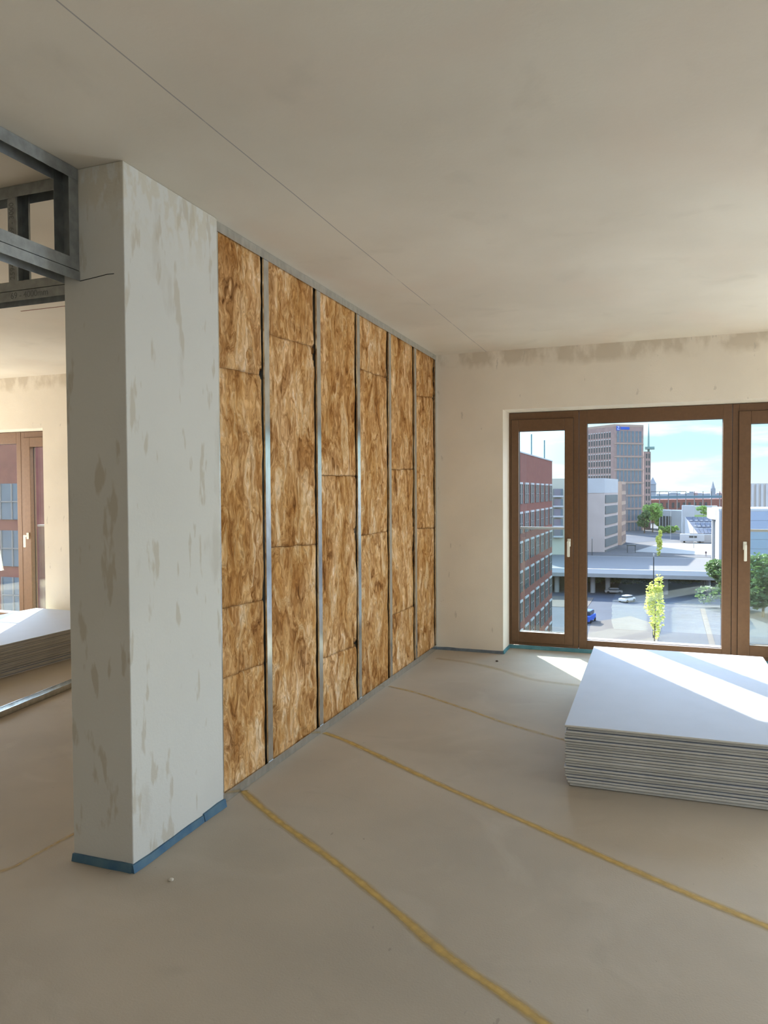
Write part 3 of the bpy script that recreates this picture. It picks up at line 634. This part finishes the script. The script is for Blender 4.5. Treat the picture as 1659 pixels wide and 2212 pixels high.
# white striped block
B_ = bld('striped_block', [(-22.6, 248), (-13.9, 250.2), (-10.9, 275), (-22.6, 275)], ZU, 5.5, 'pale_stone', 'pale block with blank wall and grey striped flank, in front of the tower')
MB().prism([(-22.7, 247.8), (-13.85, 250.1), (-10.85, 275), (-22.7, 275.1)], .8, 5.6).build('attic_band', 'white_stone', parent=B_)
P0 = Vector((-13.85, 250.3, 0)); P1 = Vector((-10.9, 274.5, 0)); nn = Vector((.99, -.12, 0))
for k in range(6):
    z = -2.5-3.6*k
    a, c = P0.lerp(P1, .03), P0.lerp(P1, .93)
    MB().prism([(a.x, a.y), (a.x+.25, a.y), (c.x+.25, c.y), (c.x, c.y)], z, z+2.6).build('window_band', 'stripe_grey', parent=B_)
C_ = bld('brick_house', [(-20, 282.5), (-9.98, 283.6), (-9.1, 300), (-20, 300)], ZU, 4.9, 'tan_stone', 'narrow tan brick house between striped block and tower')
wall_windows(C_, (-9.98, 283.6), (-9.1, 300), [2.5+4*i for i in range(4)], [1.5-3.8*i for i in range(6)], 3.0, 2.4, 'brick_brown', 0, 1)
# tower
TC, TR_, TL = (-17.65, 381.9), (-4.24, 393.2), (-41.0, 404.0)
T_ = bld('office_tower', [TL, TC, TR_, (-27.6, 415.3)], ZU, 33.2, 'brick_brown', 'tall pinkish office tower with a small blue sign at its top', parapet=(1.2, 'tan_stone'))
L_ = math.dist(TC, TR_); c0 = [0]
wall_windows(T_, TC, TR_, [1.35+(L_-2.1)/7*(i+.5)-.2 for i in range(7)], [25.6-6.5*i for i in range(8)], 1.5, 5.6, 'win_blue', 0, 2, c0)
L2 = math.dist(TL, TC); wall_windows(T_, TL, TC, [L2-3.0-1.85*i for i in range(14)], [28-3.55*i for i in range(10)], 1.0, 2.5, 'win_dark', .35, 0, c0)
for k in range(8):
    d_ = (Vector((*TR_, 0))-Vector((*TC, 0))).normalized(); z = 24.6-6.5*k; a = Vector((*TC, 0)); c = Vector((*TR_, 0)); o_ = Vector((d_.y, -d_.x, 0))*.25
    MB().prism([(a.x+o_.x, a.y+o_.y), (c.x+o_.x, c.y+o_.y), (c.x, c.y), (a.x, a.y)], z, z+.5).build('ledge', 'tan_stone', parent=T_)
a = Vector((*TC, 0)); ang = math.atan2(d_.y, d_.x)
def on_tower(u, z, off=.1): p = a+d_*u+Vector((d_.y, -d_.x, 0))*off; return Matrix.Translation((p.x, p.y, z)) @ Matrix.Rotation(ang, 4, 'Z') @ RX
def slab_on(u0, u1, z0, z1, name, m, par, off=.12):
    b = MB(); o_ = Vector((d_.y, -d_.x, 0)); p, q = a+d_*u0, a+d_*u1
    b.prism([(p+o_*off)[:2], (q+o_*off)[:2], q[:2], p[:2]], z0, z1); return b.build(name, m, parent=par)
sg = slab_on(1.2, 3.2, 31.4, 33.6, 'sign', 'sign_blue', T_, .15)
text('Z', 2.3, sg, on_tower(2.2, 32.5, .18), 'sign_letter', 'sign_white', .02)
sg2 = slab_on(3.7, 9.0, 31.9, 33.2, 'sign_lettering', 'sign_blue', T_, .12)
SD = bld('side_tower', [(-4.2, 400), (-.9, 404), (-.9, 420), (-6, 420)], ZU, 21.5, 'brick_brown', 'slim dark tower half hidden behind the office tower')
wall_windows(SD, (-4.2, 400), (-.9, 404), [2.2, 4.1], [18-3.6*i for i in range(10)], 1.1, 2.4, 'win_dark', 0, 0)
MB().box(-3.6, 1.0, 402, 408, 22.8, 24.0).build('roof_platform', 'copper', parent=SD)
MB().tube([(-1.9, 405, 21), (-1.9, 405, 31), (-1.9, 405, 36)], .6, 6, .1).build('spire', 'copper', parent=SD)
# church tower and skyline
cx_, cy_ = at(1410, 1060, 700).x, at(1410, 1060, 700).y
ch = empty('church_tower', (cx_, cy_, ZU), 'church tower with pointed pyramid roof on the skyline', 'church tower')
MB().box(cx_-2.9, cx_+2.9, cy_-2.9, cy_+2.9, ZU, 7.5).build('tower', 'city_far', parent=ch)
b = MB(); b.v = [Vector((cx_-3.4, cy_-3.4, 7.5)), Vector((cx_+3.4, cy_-3.4, 7.5)), Vector((cx_+3.4, cy_+3.4, 7.5)), Vector((cx_-3.4, cy_+3.4, 7.5)), Vector((cx_, cy_, 14.5))]; b.f = [(3, 2, 1, 0), (0, 1, 4), (1, 2, 4), (2, 3, 4), (3, 0, 4)]; b.mi = [0]*5
b.build('roof', 'city_far', parent=ch)
x = 1418; k = 0
while x < 1572:
    wpx = R.uniform(5, 14); d1 = 900+k*48; p = at(x, 1062, d1); q = at(x+wpx, 1062, d1); top = at(x, 1066-R.uniform(0, 6)+2, d1).z
    if 1485 < x < 1497: top += 5
    o = MB(); o.prism([(p.x, p.y), (q.x, q.y), (q.x, q.y+30), (p.x, p.y+30)], ZU, top)
    m_ = (p+q)/2
    o.quad([(p.x, p.y, top), (q.x, q.y, top), (q.x, q.y+15, top+R.uniform(1, 5)), (p.x, p.y+15, top+2)])
    tag(o.build('city_block', R.choice(['city_far', 'city_red', 'city_far']), origin=(m_.x, m_.y, ZU)), 'hazy low city block on the distant skyline', 'building', 'hazy city blocks along the skyline'); x += wpx*.9; k += 1
for k in range(8):
    x = 1600+k*11; d1 = 1000+k*45; p = at(x, 1062, d1); q = at(x+12, 1062, d1)
    tag(MB().prism([(p.x, p.y), (q.x, q.y), (q.x, q.y+30), (p.x, p.y+30)], ZU, 1+R.uniform(0, 4)).build('city_block', 'city_far', origin=(p.x, p.y, ZU)), 'hazy low city block on the distant skyline', 'building', 'hazy city blocks along the skyline')
p = at(1540, 1064, 1000); sp_ = empty('church_spire', (p.x, p.y, ZU), 'slender pointed church spire at the right of the skyline', 'church tower')
MB().box(p.x-3, p.x+3, p.y-3, p.y+3, ZU, 4).build('tower', 'city_far', parent=sp_); MB().tube([(p.x, p.y, 4), (p.x, p.y, 14)], 2.6, 6, .1).build('spire', 'city_far', parent=sp_)
# long brick hall and steel viaduct
p, q = at(1384, 1090, 455), at(1575, 1090, 480)
h1 = bld('brick_hall', [(p.x, p.y), (q.x, q.y), (q.x, q.y+25), (p.x, p.y+25)], ZU, -4.2, 'brick_red', 'long dark red brick hall below the skyline')
wall_windows(h1, (p.x, p.y), (q.x, q.y), [3+4.4*i for i in range(12)], [-9.5], 2.0, 3.4, 'win_dark', 0, 0)
p, q = at(1384, 1075, 430), at(1580, 1075, 450)
v_ = empty('rail_viaduct', (p.x, p.y, ZU), 'dark steel elevated railway crossing in front of the brick hall', 'viaduct')
MB().prism([(p.x, p.y), (q.x, q.y), (q.x, q.y+6), (p.x, p.y+6)], -2.9, -1.7).build('deck', 'steel_blue', parent=v_)
for i in range(11):
    c = p.lerp(q, i/10.5+.01); MB().box(c.x-.25, c.x+.25, c.y, c.y+.6, ZU, -2.9).build('pier', 'win_mull', parent=v_)
    MB().box(c.x-.15, c.x+.15, c.y, c.y+.3, -1.7, .9).build('mast', 'dark_pole', parent=v_)
MB().prism([(p.x, p.y), (q.x-26, q.y-10), (q.x-26, q.y-9.5), (p.x, p.y+.5)], .7, 1.0).build('top_beam', 'dark_pole', parent=v_)
# low pavilion between trees and skylight building
p, q = at(1424, 1107, 365), at(1472, 1110, 350)
pv = bld('low_pavilion', [(p.x, p.y), (q.x, q.y), (q.x+2, q.y+18), (p.x, p.y+18)], ZU, -9.4, 'white_stone', 'low flat-roofed pavilion behind the street trees', parapet=(1.2, 'white_stone'))
wall_windows(pv, (p.x, p.y), (q.x, q.y), [1.5+2.2*i for i in range(4)], [ZU+1], 1.6, 6.5, 'win_dark', 0, 0)
# skylight building: white block, sloping roof with three rows of glazed panels
q0, q1, q2, q3 = at(1480, 1117, 300), at(1541, 1117, 306), at(1545, 1155, 282), at(1509, 1155, 280)
sb = empty('skylight_building', (q3.x, q3.y, ZU), 'white building with sloping roof of dark skylight panels', 'building')
b = MB()
v = [q0, q1, q2, q3]; lo = [Vector((p.x, p.y, ZU)) for p in v]; b.v = [p.copy() for p in v]+lo; b.f = [(3, 2, 1, 0), (4, 5, 6, 7), (0, 1, 5, 4), (1, 2, 6, 5), (2, 3, 7, 6), (3, 0, 4, 7)]; b.mi = [0]*6; b.build('walls', 'white_stone', parent=sb)
up = Vector((0, 0, .25))
for r_ in range(3):
    for c in range(5):
        def pt(u, vv): return q0.lerp(q1, u).lerp(q3.lerp(q2, u), vv)
        u0, u1, v0, v1 = (c+.06)/5, (c+.94)/5, (r_+.08)/3, (r_+.88)/3
        pan = MB(); pp = [pt(u0, v1), pt(u1, v1), pt(u1, v0), pt(u0, v0)]; pan.v = pp+[x_+up for x_ in pp]; pan.f = [(3, 2, 1, 0), (4, 5, 6, 7), (0, 1, 5, 4), (1, 2, 6, 5), (2, 3, 7, 6), (3, 0, 4, 7)]; pan.mi = [0]*6
        po = pan.build('skylight_panel', 'solar', parent=sb)
        if r_ < 2:
            c2 = pt((c+.55)/5, (r_+.74)/3)+up; MB().box(c2.x-.45, c2.x+.45, c2.y-.5, c2.y+.5, c2.z-.1, c2.z+.25).build('vent_hood', 'white_paint', parent=po)
p, q = at(1474, 1092, 306), at(1500, 1092, 302)
MB().prism([(p.x, p.y), (q.x, q.y-1), (q.x, q.y+8), (p.x, p.y+8)], ZU, p.z).build('stair_block', 'white_stone', parent=sb)
p, q = at(1500, 1093, 330), at(1550, 1091, 330)
MB().prism([(p.x, p.y), (q.x, q.y), (q.x, q.y+6), (p.x, p.y+6)], ZU, p.z).build('rear_wall', 'white_stone', parent=sb)
MB().prism([(q0.x, q0.y), (q1.x, q1.y), (q.x, q.y), (p.x, p.y)], ZU, q0.z-.1).build('green_roof', 'green_roof', parent=sb)
# right-hand commercial block with blue panels, corrugated hall behind
RB = bld('panel_block', [(17.1, 208), (75, 215), (75, 232), (17.1, 232)], ZL, -3.8, 'white_stone', 'pale blue panelled block at the right edge with white roof edge', parapet=(.5, 'white_paint'))
e0, e1 = Vector((17.6, 207.9, 0)), Vector((74, 214.7, 0))
for k in range(7):
    z = -6.3-2.4*k; MB().prism([(e0.x, e0.y), (e1.x, e1.y), (e1.x, e1.y+.2), (e0.x, e0.y+.2)], z, z+2.34).build('panel_row', 'blue_panel', parent=RB)
CH_ = bld('corrugated_hall', [(30, 262), (90, 270), (90, 300), (30, 300)], ZU, 3.6, 'corrugated', 'pinkish corrugated hall above the panelled block')
for i in range(34): MB().box(30.4+1.4*i, 31.1+1.4*i, 261.6+.186*i, 262.4+.186*i, -6, 3.4).build('rib', 'white_stone', parent=CH_)
b = MB(); p = at(1546, 1102, 225)
MB().prism([(15.9, 223), (17.05, 218), (17.05, 236), (15.9, 236)], -6.5, -3.6).build('canopy', 'white_paint', parent=RB)
MB().box(16.4, 17.0, 222, 224, ZU, -6.5).build('canopy_pillar', 'white_stone', parent=RB)
# bridge
br = empty('road_bridge', (0, 213, ZL), 'wide concrete bridge carrying the upper street over the lower road', 'bridge')
MB().prism([(-70, 187), (17.0, 192.5), (17, 237), (-70, 237)], ZU-1.3, ZU).build('deck', 'deck_grey', parent=br)
MB().prism([(-70, 186.5), (17.0, 192), (17.0, 192.6), (-70, 187.1)], ZU-.6, ZU+.55).build('parapet', 'white_paint', parent=br)
MB().prism([(-70, 186.2), (17.0, 191.7), (17.0, 193), (-70, 187.5)], ZU-1.5, ZU-.6).build('edge_beam', 'concrete', parent=br)
for x, y in ((-13.2, 194.5), (-9.6, 195.5), (2.6, 197), (4.2, 197), (14.0, 199), (-22, 193), (-9.6, 215), (2.6, 217), (14.0, 219), (-34, 193)):
    c = MB().tube([(x, y, ZL), (x, y, ZU-1.9)], .62, 12).build('column', 'concrete', parent=br)
    MB().box(x-1.2, x+1.2, y-.8, y+.8, ZU-1.9, ZU-1.3).build('capital', 'concrete', parent=c)
tag(MB().box(-90, 17, 237.05, 237.95, ZL, ZU-.01).build('retaining_wall', 'retain', origin=(-40, 237.5, ZL)), 'dark retaining wall under the far side of the bridge', 'wall')

# -- trees
def crown(parent, cen, rad, n, leafm, size, seed, blobs=9):
    rr = random.Random(seed); b = MB(); cs = []
    for i in range(blobs):
        a = rr.uniform(0, 6.28); u = rr.uniform(-1, 1); s = rr.uniform(.35, .75); cs.append((Vector((rad[0]*math.cos(a)*s*math.sqrt(1-u*u*.6), rad[1]*math.sin(a)*s*math.sqrt(1-u*u*.6), rad[2]*u*.72)), rr.uniform(.35, .6)))
    for i in range(n):
        c, k = rr.choice(cs); v = Vector((rr.gauss(0, 1), rr.gauss(0, 1), rr.gauss(0, 1))).normalized()*rr.uniform(.6, 1)
        p = Vector(cen)+c+Vector((v.x*rad[0]*k, v.y*rad[1]*k, v.z*rad[2]*k*.8)); q = Vector((rr.gauss(0, 1), rr.gauss(0, 1), rr.gauss(0, 1))).to_track_quat('Z', 'Y'); s = size*rr.uniform(.6, 1.3)
        b.quad([p+q @ Vector((-s, 0, 0)), p+q @ Vector((0, -s*.55, 0)), p+q @ Vector((s, 0, 0)), p+q @ Vector((0, s*.55, 0))])
    return b.build('foliage', leafm, parent=parent)
def tree(base, h, rad, label, leafm='leaf_mid', n=1200, size=.35, seed=1, trunk=.22, group=None, name='tree', blobs=9, cat='tree'):
    root = empty(name, base, label, cat, group); b_ = Vector(base)
    MB().tube([b_, b_+Vector((.1, 0, h*.45)), b_+Vector((0, .1, h*.85))], trunk, 7, trunk*.35).build('trunk', 'bark', parent=root)
    crown(root, b_+Vector((0, 0, h-rad[2]*.95)), rad, n, leafm, size, seed, blobs); return root
def gnd(x, d, z): p = at(x, 1100, d); return (p.x, p.y, z)
tree(gnd(1415, 125, ZL), 11.0, (1.5, 1.5, 5.4), 'yellow-green slender tree in the lower street beside the lamp post', 'leaf_yellow', 1500, .26, 11, .12, blobs=16)
tree(gnd(1424, 226, ZU), 8.0, (1.0, 1.0, 4.0), 'bright slender young tree just beyond the bridge deck', 'leaf_yellow', 700, .32, 12, .12, blobs=10)
for i, (x, d, h, r3, lab) in enumerate(((1410, 352, 15.5, (4.6, 4, 5.5), 'tallest green street tree beside the tower base'), (1392, 345, 11, (3.4, 3, 4.2), 'darker green street tree at the foot of the tower'), (1423, 372, 8.5, (2.6, 2.6, 3.2), 'small green tree right of the tall street tree'))):
    tree(gnd(x, d, ZU), h, r3, lab, 'leaf_dark' if i == 1 else 'leaf_mid', 1300, .55, 20+i, .3)
for i, x in enumerate((1432, 1441, 1450, 1458)): tree(gnd(x, 345, ZU), 3.4, (2.2, 1.8, 1.7), 'low green bush in front of the pavilion', 'leaf_mid', 400, .4, 30+i, .1, 'bushes before the pavilion', 'bush', cat='bush')
p = at(1520, 1112, 318); tree((p.x, p.y, q0.z-.1), 4.2, (2.8, 2, 1.9), 'rounded green roof bush above the skylight panels', 'leaf_mid', 600, .45, 35, .1, None, 'bush', cat='bush')
for i, (x, d, h, r3) in enumerate(((1560, 162, 10.5, (5, 5, 5)), (1608, 158, 12, (6, 5, 5.5)), (1650, 150, 12.5, (6, 5, 5.5)), (1690, 155, 13, (6, 5, 6)))):
    tree(gnd(x, d, ZL), h, r3, ['dark bushy tree at the right end of the bridge columns', 'dark bushy tree behind the window mullion', 'dark dense tree seen through the right-edge door', 'dark dense tree beyond the right picture edge'][i], 'leaf_dark', 2200, .5, 40+i, .3, blobs=14)
for i, x in enumerate(range(1275, 1560, 24)): tree(gnd(x, 205, ZL), 4.3, (3.0, 1.8, 2.2), 'dark undergrowth bush beneath the bridge', 'leaf_dark', 1300, .5, 60+i, .15, 'dark bushes beneath the bridge', 'bush', cat='bush')

# -- vehicles, lamps, people
def vehicle(kind, loc, L, W, Hh, rz, label, body='white_paint', cab=None):
    root = empty(kind, loc, label, kind, rz=rz); pw = Vector(loc)
    def bx(x0, x1, y0, y1, z0, z1, nm, m, bev=0): return MB().box(pw.x+x0, pw.x+x1, pw.y+y0, pw.y+y1, pw.z+z0, pw.z+z1).build(nm, m, parent=root, bevel=bev)
    if kind == 'bus':
        bx(-L/2, L/2, -W/2, W/2, .45, Hh, 'body', body, .25); w0 = bx(-L*.12, L*.2, -W/2-.03, -W/2+.1, Hh*.58, Hh*.82, 'side_window', 'win_dark'); bx(-L/2-.03, -L/2+.2, -W*.4, W*.4, Hh*.45, Hh*.85, 'windscreen', 'win_dark')
        bx(-L*.1, L*.47, -W*.3, W*.3, Hh, Hh+.25, 'roof_unit', 'win_mull')
    else:
        bx(-L/2, L/2, -W/2, W/2, .3, Hh*.62, 'body', body, .18); bx(-L*.28, L*.32, -W*.44, W*.44, Hh*.6, Hh, 'cabin', 'win_dark', .2); bx(-L*.2, L*.24, -W*.4, W*.4, Hh-.05, Hh+.03, 'roof', body)
    for sx in (-.32, .32):
        for sy in (-1, 1):
            c = Vector((pw.x+sx*L, pw.y+sy*W*.5, pw.z+.34)); MB().tube([c-Vector((0, .12, 0)), c+Vector((0, .12, 0))], .34, 12).build('wheel', 'tyre', parent=root)
p = at(1495, 1182, 282); vehicle('bus', (p.x, p.y, ZU), 8.6, 2.5, 3.3, math.radians(-4), 'white coach parked on the square below the skylight building')
p = gnd(1355, 172, ZL); vehicle('car', p, 4.4, 1.9, 1.5, math.radians(60), 'white car driving on the sunlit lower street')
p = gnd(1326, 186, ZL); vehicle('car', p, 4.3, 1.8, 1.45, math.radians(8), 'dark car in the shade by the bridge columns', 'win_mull')
p = gnd(1270, 146, ZL); vehicle('van', p, 5.2, 2.0, 2.3, math.radians(80), 'blue van cut by the left frame of the fixed window', 'sign_blue')
def lamp(x, d, z, h, label, m='dark_pole', arm=0):
    p = Vector(gnd(x, d, z)); root = empty('street_lamp', p, label, 'street lamp'); MB().tube([p, p+Vector((0, 0, h))], .11, 8, .08).build('pole', m, parent=root)
    MB().box(p.x-.12, p.x+.12+arm, p.y-.12, p.y+.12, p.z+h, p.z+h+.5 if not arm else p.z+h+.15).build('lamp_head', 'light_pole' if not arm else m, parent=root)
lamp(1412.5, 129, ZL, 14.4, 'tall dark street lamp rising from the lower street past the bridge'); lamp(1224, 130, ZL, 13, 'dark street lamp seen at the right edge of the left balcony door')
lamp(1279, 228, ZU, 5.2, 'dark street lamp at the left end of the bridge'); lamp(1449, 300, ZU, 12, 'thin grey lamp post in front of the pavilion', 'light_pole', .6); lamp(1499, 255, ZU, 7, 'pale curved-arm lamp post right of the coach', 'light_pole', .8)
tag(MB().box(*[v for pr in ((lambda q: ((q[0]-1.4, q[0]+1.4), (q[1]-.8, q[1]+.8)))(gnd(1364, 238, ZU))) for v in pr], ZU+2.2, ZU+2.5).build('kiosk_roof', 'dark_pole'), 'small dark shelter roof on the shaded pavement', 'shelter')
ks = bpy.data.objects['kiosk_roof']; ks.name = 'shelter'
gx = gnd(1364, 238, ZU)
for dx, dy in ((-1.2, .6), (1.2, .6), (-1.2, -.6), (1.2, -.6)): o = MB().box(gx[0]+dx-.08, gx[0]+dx+.08, gx[1]+dy-.08, gx[1]+dy+.08, ZU, ZU+2.2).build('post', 'dark_pole'); o.parent = ks
# person walking on the bridge
px_, py_, _ = gnd(1525.5, 222, ZU)
me = bpy.data.meshes.new('body'); P = [(0, 0, .95), (0, 0, 1.2), (0, 0, 1.45), (0, 0, 1.55), (0, 0, 1.68), (.1, .02, .9), (.12, -.12, .5), (.12, .02, .06), (.12, -.12, .03), (-.1, .0, .9), (-.11, .05, .5), (-.12, .28, .1), (-.12, .16, .03), (.19, 0, 1.42), (.25, .08, 1.15), (.24, -.05, .9), (-.19, 0, 1.42), (-.25, -.06, 1.15), (-.23, -.2, .93)]
E_ = [(0, 1), (1, 2), (2, 3), (3, 4), (0, 5), (5, 6), (6, 7), (7, 8), (0, 9), (9, 10), (10, 11), (11, 12), (2, 13), (13, 14), (14, 15), (2, 16), (16, 17), (17, 18)]
me.from_pydata(P, E_, []); pe = bpy.data.objects.new('person', me); col.objects.link(pe); pe.location = (px_, py_, ZU)
sk = pe.modifiers.new('skin', 'SKIN'); ss = pe.modifiers.new('sub', 'SUBSURF'); ss.levels = 1; ss.render_levels = 1
rad = [.14, .14, .15, .06, .10, .09, .065, .045, .04, .09, .065, .045, .04, .06, .045, .035, .06, .045, .035]
for i, r_ in enumerate(rad): me.skin_vertices[0].data[i].radius = (r_, r_)
me.skin_vertices[0].data[0].use_root = True; me.materials.append(M['cloth_dark']); tag(pe, 'person in dark clothes walking across the sunlit end of the bridge', 'person')
